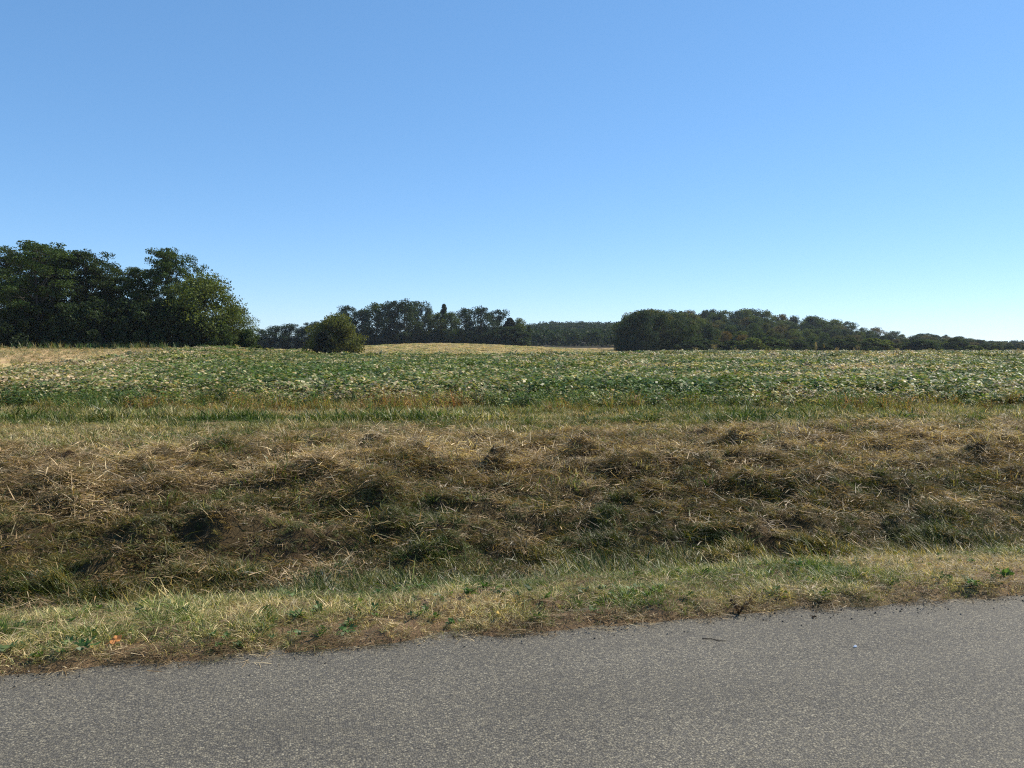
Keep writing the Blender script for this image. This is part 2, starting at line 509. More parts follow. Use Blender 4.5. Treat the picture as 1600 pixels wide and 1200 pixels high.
def make_tree(kind, H, W, leaf, dens=1.0):
    """returns (trunk mesh, crown mesh); the base at the origin, height H, crown width W"""
    T = MB(); C = MB()
    if kind == 'locust':        # tall, layered, airy pads on rising limbs
        lean = rng.normal(size=2) * .05 * H
        tp = [np.array([lean[0] * (k / 5) ** 1.5, lean[1] * (k / 5) ** 1.5, H * .80 * k / 5]) + np.r_[rng.normal(size=2) * .12, 0] * (k > 0) for k in range(6)]
        r0 = H * .013
        T.tube(tp, np.linspace(r0, r0 * .35, 6), 7)
        n = int(38 * dens)
        for k in range(n):
            h = .28 + .70 * ((k + rng.random()) / n) ** .75
            f = min(1.0, 1.65 * math.sqrt(max(0.02, 1 - h)) ) * (.55 + .45 * min(1, (h - .25) / .3))
            a = k * 2.4 + rng.normal() * .5; rr = W * .5 * f * rng.uniform(.35, 1)
            c = np.array([lean[0] * h + math.cos(a) * rr, lean[1] * h + math.sin(a) * rr, H * h])
            zb = max(.25, h - .10 - .16 * rng.random()); q = min(zb / .8, 1)
            i = q * 5; b0 = tp[min(int(i), 4)]; b1 = tp[min(int(i) + 1, 5)]; p0 = b0 + (b1 - b0) * (i - int(min(i, 4)) if i < 5 else 1)
            limb(T, p0, c, r0 * .34, r0 * .08)
            for s in range(3):
                cc = c + rng.normal(size=3) * np.array([.10, .10, .03]) * H * .8
                limb(T, c + (p0 - c) * .25, cc, r0 * .14, r0 * .05, .05, 4)
                pr = H * rng.uniform(.05, .085)
                leaf_cloud(C, cc, (pr, pr, pr * .58), int(185 * rng.uniform(.6, 1.2)), leaf, .7)
    else:
        if kind == 'oak': zb, n, prof = .08, 46, lambda h: math.sqrt(max(0.02, 1 - (max(0, h - .35) / .68) ** 2)) * (.72 + .28 * min(1, h / .3))
        elif kind == 'shrub': zb, n, prof = .02, 52, lambda h: math.sqrt(max(0, 1 - (max(0, h - .25) / .75) ** 2.2))
        elif kind == 'cedar': zb, n, prof = .03, 46, lambda h: (1 - h) ** .6 * min(1, .7 + h * 2) + .03
        else: zb, n, prof = .35, 34, lambda h: math.sin(math.pi * (.12 + .84 * h)) ** .8       # slim
        r0 = H * .016
        top = .86 if kind != 'shrub' else .6
        wob = rng.normal(size=2) * .02 * H
        tp = [np.array([wob[0] * k / 4, wob[1] * k / 4, H * top * k / 4]) for k in range(5)]
        T.tube(tp, np.linspace(r0, r0 * .25, 5), 7)
        n = int(n * dens)
        lop = rng.uniform(.7, 1.15, 8)
        for k in range(n):
            h = (k + rng.random()) / n
            a = k * 2.39996 + rng.normal() * .35
            f = prof(h) * lop[int(a / (2 * math.pi) * 8) % 8]
            rr = W * .5 * f * (rng.uniform(.45, 1.0) if k % 3 else rng.uniform(.1, .5))
            c = np.array([wob[0] * h + math.cos(a) * rr, wob[1] * h + math.sin(a) * rr, H * (zb + (1 - zb) * h * .97)])
            pr = W * rng.uniform(.10, .21)
            if kind == 'cedar': pr = W * rng.uniform(.14, .22)
            p0 = tp[0] + (tp[-1] - tp[0]) * min(1, max(.05, (c[2] / H - .12 * rr / (W * .5) - .05) / top))
            if k % 2 == 0: limb(T, p0, c, r0 * .3, r0 * .06)
            leaf_cloud(C, c, (pr, pr, pr * .72), int(200 * rng.uniform(.7, 1.2)), leaf, .6)
    return T.mesh(kind + '_trunk', M_bark, True), C.mesh(kind + '_crown', M_fol)


LIB = {}
def lib(key, *a):
    LIB[key] = (a[1], a[2]) + make_tree(*a)


for k in range(4): lib('loc%d' % k, 'locust', 15.0, 9.0, .22)
for k in range(2): lib('lop%d' % k, 'locust', 15.0, 9.0, .22, .7)
for k in range(2): lib('rnd%d' % k, 'oak', 10.0, 11.0, .25, 2.2)
for k in range(2): lib('shr%d' % k, 'shrub', 5.0, 5.5, .28)
lib('bush0', 'oak', 7.6, 8.6, .28, 2.4)
for k in range(5): lib('oak%d' % k, 'oak', 15.0, 12.0, .40)
for k in range(2): lib('sli%d' % k, 'slim', 16.0, 5.0, .40, 2.0)
for k in range(2): lib('ced%d' % k, 'cedar', 9.0, 5.0, .38)
for k in range(2): lib('low%d' % k, 'shrub', 5.0, 7.0, .42)


def tree(name, key, px, d, top, label, cat='tree', group=None, col=(.05, .075, .025), wide=1.0, rot=None, sink=.15):
    """top: photo row its tip reaches, which with its distance gives its real height"""
    H0, W0, tm, cm = LIB[key]
    x, y = at(px, d); z = gz(x, y)
    h = EYE + (HOR - top) / FPX * d - z
    o = bpy.data.objects.new(name, None); COL.objects.link(o)
    o.empty_display_size = .3
    o.location = (x, y, z - sink); s = h / H0
    o.scale = (s * wide, s * wide, s)
    o.rotation_euler = (0, 0, random.uniform(0, 6.28) if rot is None else rot)
    o['label'] = label; o['category'] = cat
    if group: o['group'] = group
    link('trunk', tm, o)
    c = link('crown', cm, o)
    c.color = (*col, 1)
    return o


LOC = (.060, .095, .026); OLV = (.115, .142, .032); DRK = (.040, .062, .022); MID = (.068, .098, .028)
BRN = (.165, .115, .036); BLU = (.036, .060, .032)
G1 = 'tall airy trees of the grove on the left'
for a in [
    ('loc0', -40, 116, 384, 'tall dark tree cut by the left edge of the picture', LOC, 1.15),
    ('loc1', 62, 112, 379, 'tallest dark grove tree with a small peaked tip near the left edge', LOC, 1.2),
    ('loc2', 92, 121, 392, 'dark airy tree just right of the peaked grove tree', LOC, 1.1),
    ('loc3', 136, 117, 391, 'dark full tree left of the dip in the grove skyline', DRK, 1.15),
    ('loc0', 18, 126, 396, 'dark tree behind the grove front by the left edge', DRK, 1.1),
    ('loc1', 180, 120, 420, 'lower dark tree in the dip of the grove skyline', DRK, 1.25),
    ('loc2', 208, 118, 420, 'dense dark tree left of the tall open crowned grove tree', MID, 1.2),
    ('lop0', 262, 117, 390, 'tall open crowned tree with bare stems against the sky', LOC, .85),
    ('lop1', 291, 119, 396, 'slender tree with dark ivy clad trunk beside the open crowned tree', LOC, .8),
    ('loc1', -110, 122, 395, 'grove tree standing just past the left edge of the picture', DRK, 1.2)]:
    tree('locust_tree', a[0], a[1], a[2], a[3], a[4], group=G1, col=a[5], wide=a[6])
tree('round_tree', 'rnd0', 322, 114, 433, 'sunlit yellow green rounded tree at the right end of the left grove', col=OLV, wide=.95)
tree('round_tree', 'rnd1', 366, 118, 478, 'low spreading sunlit tree at the outermost right tip of the left grove', col=OLV, wide=.95)
for k, (px, d, top, key) in enumerate([(-30, 112, 486, 'shr0'), (25, 110, 480, 'shr1'), (70, 114, 470, 'shr0'), (112, 110, 478, 'shr1'), (155, 111, 472, 'shr0'), (196, 113, 470, 'shr1'),
                                       (236, 111, 474, 'shr0'), (272, 112, 470, 'shr1'), (308, 110, 492, 'shr0'), (345, 112, 505, 'shr1'), (388, 115, 515, 'shr0')]):
    tree('understory_shrub', key, px, d, top, 'dark shaded shrub filling the foot of the left grove', 'shrub', 'shrubs at the foot of the left grove',
         col=DRK if k < 9 else MID, wide=.9)

for px, top in [(-70, 430), (-20, 425), (30, 428), (82, 425), (130, 432), (176, 440), (222, 440), (268, 452), (306, 470)]:
    tree('back_tree', 'oak%d' % rng.integers(5), px, 136 + rng.uniform(-3, 3), top + 14, 'shaded tree deep inside the left grove behind its front trees', group='trees deep inside the left grove', col=DRK, wide=.9)

# the tree line behind the left field
G2 = 'dark trees in the low line right of the left grove'
for n, (px, top) in zip(['leftmost', 'second', 'third', 'fourth', 'rightmost'], [(412, 514), (428, 509), (450, 506), (474, 510), (492, 503)]):
    tree('oak_tree', 'oak%d' % rng.integers(5), px, 300 + 6 * rng.random(), top, n + ' dark tree of the low line between the left grove and the olive bush', group=G2, col=BLU, wide=1.55)
# the lone bush in the middle field
tree('olive_bush', 'bush0', 526, 165, 489, 'large olive bush standing alone in the field before the middle grove', 'bush', col=(.112, .125, .030), wide=.95, sink=.9)
tree('dark_cedar', 'ced0', 506, 160, 516, 'small near black cedar tucked against the left of the olive bush', col=(.018, .030, .016), wide=1.6)
# the middle grove
G3 = 'trees of the middle grove on the tan hill'
mid = [(545, 478, 'oak0', 'dark tree with two small tips rising behind the olive bush', BLU, .8),
       (566, 484, 'oak3', 'dark tree right behind the olive bush in the middle grove', BLU, .9),
       (590, 474, 'oak1', 'brownish green tree at the left shoulder of the middle grove', MID, 1.0),
       (611, 472, 'oak2', 'dark tree left of the highest crown of the middle grove', BLU, .85),
       (632, 469, 'oak4', 'highest broad crown of the middle grove', DRK, 1.0),
       (654, 471, 'oak0', 'broad dark crown right of the highest one in the middle grove', BLU, .9),
       (671, 481, 'oak3', 'thin ragged tree in the gap of the middle grove skyline', MID, .55),
       (693, 475, 'sli1', 'slim tree whose narrow tip stands alone above the middle grove', BLU, .75),
       (684, 489, 'oak2', 'low pale green tree under the slim tip in the middle grove', OLV, .9),
       (708, 488, 'oak3', 'low green tree left of the dense right half of the middle grove', MID, .9),
       (728, 482, 'oak1', 'dark dense tree starting the right half of the middle grove', BLU, .95),
       (752, 480, 'oak4', 'highest tree in the right half of the middle grove', BLU, 1.0),
       (778, 484, 'oak0', 'dark tree right of the highest in the middle grove right half', BLU, .95),
       (797, 497, 'ced1', 'near black rounded tree at the right front of the middle grove', (.02, .03, .018), 1.2),
       (812, 497, 'oak2', 'sunlit green tree near the right end of the middle grove', OLV, .7),
       (826, 509, 'sli0', 'small tree at the far right tip of the middle grove', MID, 1.0)]
for px, top, key, lab, col, wd in mid:
    tree('oak_tree', key, px, 338 + rng.uniform(-6, 10), top, lab, group=G3, col=col, wide=wd * (1.15 if key[0] == 'o' else 1))
for k in range(15):
    px = 560 + k * 18 + rng.uniform(-6, 6)
    tree('undergrowth_shrub', 'low%d' % (k % 2), px, 333 + rng.uniform(-3, 3), 518 + rng.uniform(-6, 7), 'dark shrub along the shaded foot of the middle grove', 'shrub', 'shrubs at the foot of the middle grove', col=DRK, wide=1.1)

# the wood on the right: front edge, then the hillside behind
ordn = ['leftmost', 'second', 'third', 'fourth', 'fifth', 'sixth', 'seventh', 'eighth', 'ninth', 'tenth', 'eleventh', 'twelfth', 'thirteenth', 'fourteenth', 'fifteenth', 'sixteenth']
skyl = ([960, 985, 1005, 1040, 1060, 1085, 1110, 1150, 1200, 1250, 1270, 1300, 1350, 1400, 1480, 1540, 1600, 1800],
        [513, 491, 484, 485, 487, 485, 486, 484, 489, 495, 495, 501, 511, 520, 525, 531, 535, 538])
front = [(968, 512), (984, 495), (1004, 487), (1030, 492), (1056, 498), (1082, 506), (1108, 514), (1134, 519), (1160, 522), (1188, 517), (1214, 522), (1240, 526), (1268, 526), (1300, 528), (1330, 529), (1362, 531)]
fcol = [DRK, BLU, BLU, DRK, DRK, MID, DRK, BRN, BRN, MID, DRK, (.09, .08, .026), MID, DRK, DRK, MID]
for n, (px, top), col in zip(ordn, front, fcol):
    d = 268 + max(0, px - 1000) * .10 + rng.uniform(-5, 5)
    tree('woodland_tree', 'oak%d' % rng.integers(5), px, d, top + rng.uniform(-2, 2), n + ' tree, counted from the left, in the front row of the right hand wood',
         group='front row of the right hand wood', col=col, wide=rng.uniform(.9, 1.15))
pal = [DRK, BLU, MID, DRK, MID, DRK, (.13, .105, .034), (.10, .105, .03), OLV]
for row in range(5):
    for px in np.arange(975 + row * 9, 1700, 21 + row * 0):
        p = px + rng.uniform(-6, 6)
        d = 300 + row * 40 + max(0, p - 1000) * .22 + rng.uniform(-8, 8)
        sk = np.interp(p, *skyl); fr = np.interp(p, [a for a, b in front] + [1480, 1700], [b for a, b in front] + [535, 541])
        top = fr + (sk - fr) * (row + 1) / 5 + rng.normal() * 2.6 * (1 - .5 * float(sstep(1350, 1500, p)))
        tree('hillside_tree', 'oak%d' % rng.integers(5), p, d, top, 'tree on the wooded slope rising behind the front row of the right hand wood',
             group='trees on the wooded slope at right', col=pal[rng.integers(len(pal))], wide=rng.uniform(.85, 1.5) * (1 + .7 * float(sstep(1350, 1500, p))))
for px, top in [(1103, 486), (1151, 486), (1268, 497), (1477, 523)]:
    tree('skyline_tree', 'oak%d' % rng.integers(5), px, 470 if px < 1400 else 560, top, {1103: 'first', 1151: 'second', 1268: 'third', 1477: 'fourth'}[px] +
         ' round crown, from the left, standing above the right hand skyline', group='crowns standing above the right hand skyline', col=BLU, wide=.9)
for k, px in enumerate(range(1075, 1640, 21)):
    p = px + rng.uniform(-7, 7)
    tree('field_edge_shrub', 'low%d' % (k % 2), p, 252 + max(0, p - 1000) * .09 + rng.uniform(-6, 6), rng.uniform(528, 539) + max(0, p - 1450) * .02,
         'low shrub between the crop and the right hand wood', 'shrub', 'shrubs between the crop and the right hand wood',
         col=[MID, DRK, OLV, (.07, .085, .026), DRK][rng.integers(5)], wide=rng.uniform(1.2, 2.1))


def far_wood():
    """the wooded ridge beyond everything: one mass of small crowns"""
    C = MB()
    for row in range(18):
        d0 = 400 + row * 38
        for px in np.arange(-150 if d0 > 560 else 815, 1720 if d0 > 800 else 1290 if d0 > 560 else 985, 13000 / d0 * .62):
            d = d0 + rng.uniform(-16, 16); p = px + rng.uniform(-4, 4)
            x, y = at(p, d); z = gz(x, y); h = rng.uniform(6, 9.5); rr = rng.uniform(4.0, 6.5)
            base = rng.random() * .6
            for c in range(4):
                lr = rr * rng.uniform(.5, .8)
                cc = np.array([x, y, z + h * .62]) + np.clip(rng.normal(size=3), -1.2, 1.2) * np.array([rr * .35, rr * .35, h * .14])
                n = 34
                q = rand_unit(n, .3) * (rng.random(n) ** .3)[:, None] * np.array([lr, lr, lr * .8])
                nr = rand_unit(n, .6); a = np.cross(nr, rand_unit(n)); a /= np.linalg.norm(a, axis=1)[:, None] + 1e-9
                b = np.cross(nr, a); s = rng.uniform(.7, 1.4, n)[:, None]
                C.quads(cc[None] + q, a * s * .62, b * s * .5, np.clip(base + rng.random(n) * .5, 0, 1))
            # the skirt that closes the wood to the ground
            n = 26
            q = np.stack([rng.normal(size=n) * rr * .5, rng.normal(size=n) * rr * .5, rng.uniform(0, h * .6, n)], 1)
            nr = rand_unit(n, .3); a = np.cross(nr, rand_unit(n)); a /= np.linalg.norm(a, axis=1)[:, None] + 1e-9
            C.quads(np.array([[x, y, z]]) + q, a * 1.0, np.cross(nr, a) * .8, rng.random(n) * .5)
    o = link('distant_woodland', C.mesh('distant_woodland', M_fol), label='bluish wooded ridge far behind the gap between the two woods', cat='woodland', kind='stuff')
    o.color = (.034, .055, .026, 1)


far_wood()

# ------------------------------------------------------------------ scattering of grass and crop
def tuft_set(name, count, build, mat):
    c = bpy.data.collections.new(name + '_sources')
    for k in range(count):
        mb = MB(); build(mb)
        link('%s_%02d' % (name, k), mb.mesh(name, mat), coll=c)
    return c


def scatter(name, coll, ncoll, pts, scl, dry, val, label, cat, tilt=.15, yaw=None):
    n = len(pts)
    rot = np.stack([rng.normal(size=n) * tilt, rng.normal(size=n) * tilt, rng.uniform(0, 6.283, n) if yaw is None else yaw], 1)
    me = bpy.data.meshes.new(name)
    me.vertices.add(n); me.vertices.foreach_set('co', np.asarray(pts, np.float32).ravel())
    for k, v, t, f in (('rot', rot, 'FLOAT_VECTOR', 'vector'), ('scl', scl, 'FLOAT_VECTOR', 'vector'), ('dry', dry, 'FLOAT', 'value'), ('val', val, 'FLOAT', 'value')):
        a = me.attributes.new(k, t, 'POINT'); a.data.foreach_set(f, np.asarray(v, np.float32).ravel())
    a = me.attributes.new('pick', 'INT', 'POINT'); a.data.foreach_set('value', rng.integers(0, ncoll, n).astype(np.int32))
    o = link(name, me, label=label, cat=cat, kind='stuff')
    ng = bpy.data.node_groups.new(name + '_scatter', 'GeometryNodeTree')
    ng.interface.new_socket('Geometry', in_out='INPUT', socket_type='NodeSocketGeometry')
    ng.interface.new_socket('Geometry', in_out='OUTPUT', socket_type='NodeSocketGeometry')
    N = ng.nodes; L = ng.links
    gi = N.new('NodeGroupInput'); go = N.new('NodeGroupOutput')
    ip = N.new('GeometryNodeInstanceOnPoints'); ip.inputs['Pick Instance'].default_value = True
    ci = N.new('GeometryNodeCollectionInfo'); ci.inputs['Collection'].default_value = coll
    ci.inputs['Separate Children'].default_value = True; ci.inputs['Reset Children'].default_value = True
    def na(nm, t):
        q = N.new('GeometryNodeInputNamedAttribute'); q.data_type = t; q.inputs[0].default_value = nm
        return q.outputs[0]
    e2r = N.new('FunctionNodeEulerToRotation')
    L.new(na('rot', 'FLOAT_VECTOR'), e2r.inputs[0])
    L.new(gi.outputs[0], ip.inputs['Points']); L.new(ci.outputs[0], ip.inputs['Instance'])
    L.new(na('pick', 'INT'), ip.inputs['Instance Index']); L.new(e2r.outputs[0], ip.inputs['Rotation'])
    L.new(na('scl', 'FLOAT_VECTOR'), ip.inputs['Scale']); L.new(ip.outputs[0], go.inputs[0])
    md = o.modifiers.new('scatter', 'NODES'); md.node_group = ng
    return o


def field_pts(u0, u1, per_m2, extra=3.0, by_depth=False):
    """random points over the strip u0..u1 beyond the road edge (or between two depths), as wide as the view and a bit"""
    if by_depth:
        d1 = u1; wmax = d1 * .66 + extra
        n = int((u1 - u0) * 2 * wmax * per_m2)
        d = rng.uniform(u0, u1, n); s = rng.uniform(-wmax, wmax, n)
        k = np.abs(s) < d * .66 + extra
        d, s = d[k], s[k]
        x = FW[0] * d + RT[0] * s; y = FW[1] * d + RT[1] * s
    else:
        t0, t1 = u0 + 4.4, u1 + 4.55
        x0, x1 = -.40 * t1 - extra, 1.0 * t1 + extra + 1
        n = int((u1 - u0) * (x1 - x0) * per_m2)
        x = rng.uniform(x0, x1, n); u = rng.uniform(u0, u1, n); y = edge_t(x) + u
        k = (x > -.40 * y - extra) & (x < 1.0 * y + extra + 1)
        x, y = x[k], y[k]
    return x, y


def xyz(x, y, dz=0.0): return np.stack([x, y, ground_z(x, y) + dz], 1)
def uni(a, b, n): return rng.uniform(a, b, n)
def scale3(s, zf=1.0): return np.stack([s, s, s * zf], 1)


def b_short(mb):           # clipped verge grass, standing
    for k in range(26):
        a = random.uniform(0, 6.28); rr = random.uniform(0, .06)
        l = random.uniform(.03, .12); ln = random.uniform(.2, 1.8)
        mb.blade((math.cos(a) * rr, math.sin(a) * rr, -.01), (math.cos(a + random.uniform(-1, 1)) * ln, math.sin(a + random.uniform(-1, 1)) * ln, 1), l, random.uniform(.003, .006), random.uniform(.2, 2.0), random.random())


def b_tall(mb):            # long ditch grass, laid over one way
    for k in range(36):
        a = random.uniform(0, 6.28); rr = random.uniform(0, .09)
        l = random.uniform(.05, .20); th = random.gauss(0, 1.3); ln = random.uniform(.2, 1.6)
        mb.blade((math.cos(a) * rr, math.sin(a) * rr, -.02), (math.cos(th) * ln, math.sin(th) * ln, 1), l, random.uniform(.004, .0075), random.uniform(.1, 1.6), random.random(), 3)


def b_hay(mb):             # cut stems lying criss-cross
    for k in range(38):
        a = random.uniform(0, 6.28); x, y = random.gauss(0, .08), random.gauss(0, .08)
        l = random.uniform(.04, .15)
        mb.blade((x, y, random.uniform(0, .05)), (math.cos(a), math.sin(a), random.uniform(-.15, .5)), l, random.uniform(.0035, .007), random.uniform(-.2, .9), random.random())


def b_clod(mb):            # a matted clump thrown up by the mower
    rx, rz = random.uniform(.09, .15), random.uniform(.07, .13)
    for k in range(110):
        a = random.uniform(0, 6.28); f = math.sqrt(random.random()); b = random.uniform(0, 6.28)
        p = (math.cos(a) * rx * f, math.sin(a) * rx * f, rz * random.random() ** .5 * math.sqrt(max(0, 1 - f * f)))
        mb.blade(p, (math.cos(b), math.sin(b), random.uniform(-.5, .9)), random.uniform(.03, .11), random.uniform(.004, .008), random.uniform(.1, 1.2), random.random())


def b_mid(mb):             # rough mown grass further off
    for k in range(30):
        a = random.uniform(0, 6.28); rr = random.uniform(0, .16)
        l = random.uniform(.05, .16); ln = random.uniform(.2, 1.6)
        mb.blade((math.cos(a) * rr, math.sin(a) * rr, -.01), (math.cos(a + random.uniform(-2, 2)) * ln, math.sin(a + random.uniform(-2, 2)) * ln, 1), l, random.uniform(.007, .013), random.uniform(.3, 1.4), random.random(), 2)


def b_rosette(mb):         # clover and plantain between the grass
    for k in range(16):
        a = random.uniform(0, 6.28); rr = random.uniform(.005, .06); el = random.uniform(.1, .8)
        c = np.array([math.cos(a) * rr, math.sin(a) * rr, random.uniform(.01, .05)])
        e1 = np.array([math.cos(a), math.sin(a), el]); e1 /= np.linalg.norm(e1)
        e2 = np.cross(e1, [-math.sin(a) * .4, math.cos(a) * .4, 1]); e2 /= np.linalg.norm(e2)
        s = random.uniform(.014, .03)
        mb.quads(c[None], (e1 * s)[None], (e2 * s * .55)[None], np.array([random.random()]))


def bean_plant(rad, n, size, h0, h1):
    def f(mb):
        for k in range(n):
            a = random.uniform(0, 6.28); rr = rad * math.sqrt(random.random())
            h = h0 + (h1 - h0) * random.random() ** .6 * (1 - .35 * (rr / rad) ** 2)
            c = np.array([math.cos(a) * rr, math.sin(a) * rr, h])
            base = random.random()
            a2 = random.uniform(0, 6.28)
            for j in range(3):
                b = a2 + (j - 1) * 1.5
                e1 = np.array([math.cos(b), math.sin(b), random.uniform(-.7, .45)]); e1 /= np.linalg.norm(e1)
                e2 = np.cross(e1, [random.uniform(-.6, .6), random.uniform(-.6, .6), 1]); e2 /= np.linalg.norm(e2)
                s = size * random.uniform(.7, 1.2)
                mb.quads((c + e1 * s * 1.0)[None], (e1 * s)[None], (e2 * s * .62)[None], np.array([min(1, max(0, base + random.uniform(-.1, .1)))]))
        for k in range(max(3, n // 6)):
            a = random.uniform(0, 6.28); rr = rad * math.sqrt(random.random())
            mb.blade((math.cos(a) * rr * .6, math.sin(a) * rr * .6, 0), (math.cos(a) * .3, math.sin(a) * .3, 1), h1 * .9, size * .12, .1, .97, 2)
    return f


def b_edge(mb):            # mixed ragged weeds at the crop's edge, knee high
    for k in range(16):
        a = random.uniform(0, 6.28); ln = random.uniform(.1, .8)
        mb.blade((random.gauss(0, .08), random.gauss(0, .08), 0), (math.cos(a) * ln, math.sin(a) * ln, 1), random.uniform(.12, .5), random.uniform(.012, .022), random.uniform(.1, 1.0), random.random(), 3)
    for k in range(22):
        a = random.uniform(0, 6.28); rr = random.uniform(0, .16); e = np.array([math.cos(a), math.sin(a), random.uniform(-.5, .5)])
        e2 = np.cross(e, [random.uniform(-.6, .6), random.uniform(-.6, .6), 1]); s = random.uniform(.02, .04)
        mb.quads(np.array([[math.cos(a) * rr, math.sin(a) * rr, random.uniform(.05, .36)]]), (e * s)[None], (e2 * s * .5)[None], np.array([random.random()]))


def b_weed(mb):            # upright grassy weeds, 1 m
    for k in range(16):
        a = random.uniform(0, 6.28); ln = random.uniform(.05, .5)
        mb.blade((random.gauss(0, .1), random.gauss(0, .1), 0), (math.cos(a) * ln, math.sin(a) * ln, 1), random.uniform(.5, 1.2), random.uniform(.03, .06), random.uniform(.1, .7), random.random(), 3)


c_short = tuft_set('short_tuft', 7, b_short, M_short)
c_tall = tuft_set('tall_tuft', 7, b_tall, M_tall)
c_hay = tuft_set('hay_tuft', 7, b_hay, M_hay)
c_clod = tuft_set('clod', 7, b_clod, M_hay)
c_mid = tuft_set('mown_tuft', 7, b_mid, M_short)
c_ros = tuft_set('rosette', 5, b_rosette, M_weed)
c_b1 = tuft_set('bean_near', 7, bean_plant(.32, 27, .060, .12, .62), M_bean)
c_b2 = tuft_set('bean_mid', 6, bean_plant(.7, 64, .088, .15, .66), M_bean)
c_b3 = tuft_set('bean_far', 6, bean_plant(1.5, 130, .145, .2, .68), M_bean)
c_edge = tuft_set('edge_weed', 6, b_edge, M_edge)
c_weed = tuft_set('tall_weed', 6, b_weed, M_weed)

# loose chippings where the asphalt crumbles
def b_stone(mb):
    v = np.array([[1, 0, 0], [0, 1, 0], [-1, 0, 0], [0, -1, 0], [.2, .1, .7], [0, 0, -.6]]) * np.array([random.uniform(.7, 1.2), random.uniform(.6, 1), 1]) * .007
    v = v + np.random.default_rng(random.randrange(9999)).normal(size=v.shape) * .0012
    mb.add(v, t=[[0, 1, 4], [1, 2, 4], [2, 3, 4], [3, 0, 4], [1, 0, 5], [2, 1, 5], [3, 2, 5], [0, 3, 5]], r=random.random())


M_stone = grass_material('chippings', [(0, (.05, .047, .045)), (.5, (.16, .145, .12)), (1, (.34, .31, .25))], trans=0.0, gloss=.02)
c_stone = tuft_set('chipping', 5, b_stone, M_stone)
x, y = field_pts(-.45, .16, 420)
u = y - edge_t(x); k = rng.random(len(x)) < sstep(-.45, -.02, u) ** 2 * (.2 + .8 * sstep(.42, .6, fbm(x * 2.5, y * 4, 141, 3)))
x, y = x[k], y[k]; n = len(x)
rz = np.interp(y + .12 * sstep(1.8, 6.5, x), [-7.1, -1.4, 4.0, 4.62], [-.05, .055, .0, -.012])
pp = xyz(x, y); pp[:, 2] = np.maximum(pp[:, 2], rz) + .002
scatter('loose_chippings', c_stone, 5, pp, scale3(uni(.4, 1.3, n)), uni(.1, .8, n), uni(.7, 1.2, n), 'loose grey chippings along the crumbling asphalt edge', 'gravel', .5)
# short dry grass of the verge
x, y = field_pts(.02, 2.1, 760)
u = y - edge_t(x); k = rng.random(len(x)) < (.7 + .3 * sstep(.02, .12, u)) * (1 - .6 * sstep(1.5, 2.1, u)) * (.28 + .72 * sstep(.36, .56, fbm(x * 3.4, y * 3.4, 81)))
x, y, u = x[k], y[k], u[k]; n = len(x)
dry = .11 + 1.05 * (fbm(x * 1.1, y * 1.5, 83, 3) - .25) + rng.normal(size=n) * .10 + .10 * sstep(.4, .9, u)
scatter('verge_grass', c_short, 7, xyz(x, y), scale3(uni(.45, 1.05, n) * (.6 + .45 * sstep(.0, .5, u)) * (.75 + .5 * sstep(.4, .65, fbm(x * 2.1, y * 2.1, 87, 2)))), np.clip(dry, 0, .92), uni(.75, 1.55, n),
        'short dry straw and green grass along the road edge', 'grass', .2)
# litter of cut stems on verge and at the asphalt edge
x, y = field_pts(-.05, 2.3, 80)
n = len(x)
scatter('verge_litter', c_hay, 7, xyz(x, y, .005), scale3(uni(.35, .9, n), .6), np.clip(.45 + rng.normal(size=n) * .25, 0, 1), uni(.5, 1.2, n),
        'dead straw and leaf litter between the verge grass and asphalt', 'straw', .1)
x, y = field_pts(-.06, .17, 300)
n = len(x)
scatter('edge_litter', c_hay, 7, xyz(x, y, .004), scale3(uni(.25, .6, n), .5), np.clip(.42 + rng.normal(size=n) * .22, 0, 1), uni(.4, 1.0, n),
        'dark brown dead litter in a ragged line along the asphalt edge', 'straw', .1)
# clover
x, y = field_pts(.05, 1.5, 70)
u = y - edge_t(x); k = rng.random(len(x)) < sstep(.45, .62, fbm(x * 1.6, y * 2, 85, 3)) * (1 - .6 * sstep(.3, 1.0, u))
x, y = x[k], y[k]; n = len(x)
scatter('clover', c_ros, 5, xyz(x, y, .01), scale3(uni(.4, .9, n)), uni(0, .55, n), uni(.8, 1.3, n), 'low green clover and leafy ground cover in the verge', 'clover', .3)
# long grass in the ditch and up its bank
x, y = field_pts(1.5, 6.6, 320)
u = y - edge_t(x); pat = fbm(x * .55, y * .8, 91, 3)
k = rng.random(len(x)) < sstep(1.5, 2.1, u) * (1 - .70 * sstep(4.2, 6.8, u + (pat - .5) * 4)) * (.66 + .34 * sstep(.40, .58, fbm(x * 1.7, y * 2.2, 93, 3)))
x, y, u = x[k], y[k], u[k]; n = len(x)
dry = .08 + .85 * (fbm(x * .8, y * 1.2, 95, 3) - .2) + rng.normal(size=n) * .13
yaw = 2.9 + 2.2 * (fbm(x * .4, y * .4, 97, 2) - .5) * 2 + rng.normal(size=n) * .5
scatter('ditch_grass', c_tall, 7, xyz(x, y), scale3(uni(.5, 1.15, n) * (1.25 - .65 * sstep(2.4, 4.2, u)) * (.7 + .7 * sstep(.42, .68, fbm(x * 1.7, y * 2.2, 93, 3))), .95), np.clip(dry, 0, 1), uni(.5, 1.45, n),
        'long dark green grass leaning over the ditch and its bank', 'grass', .25, yaw)
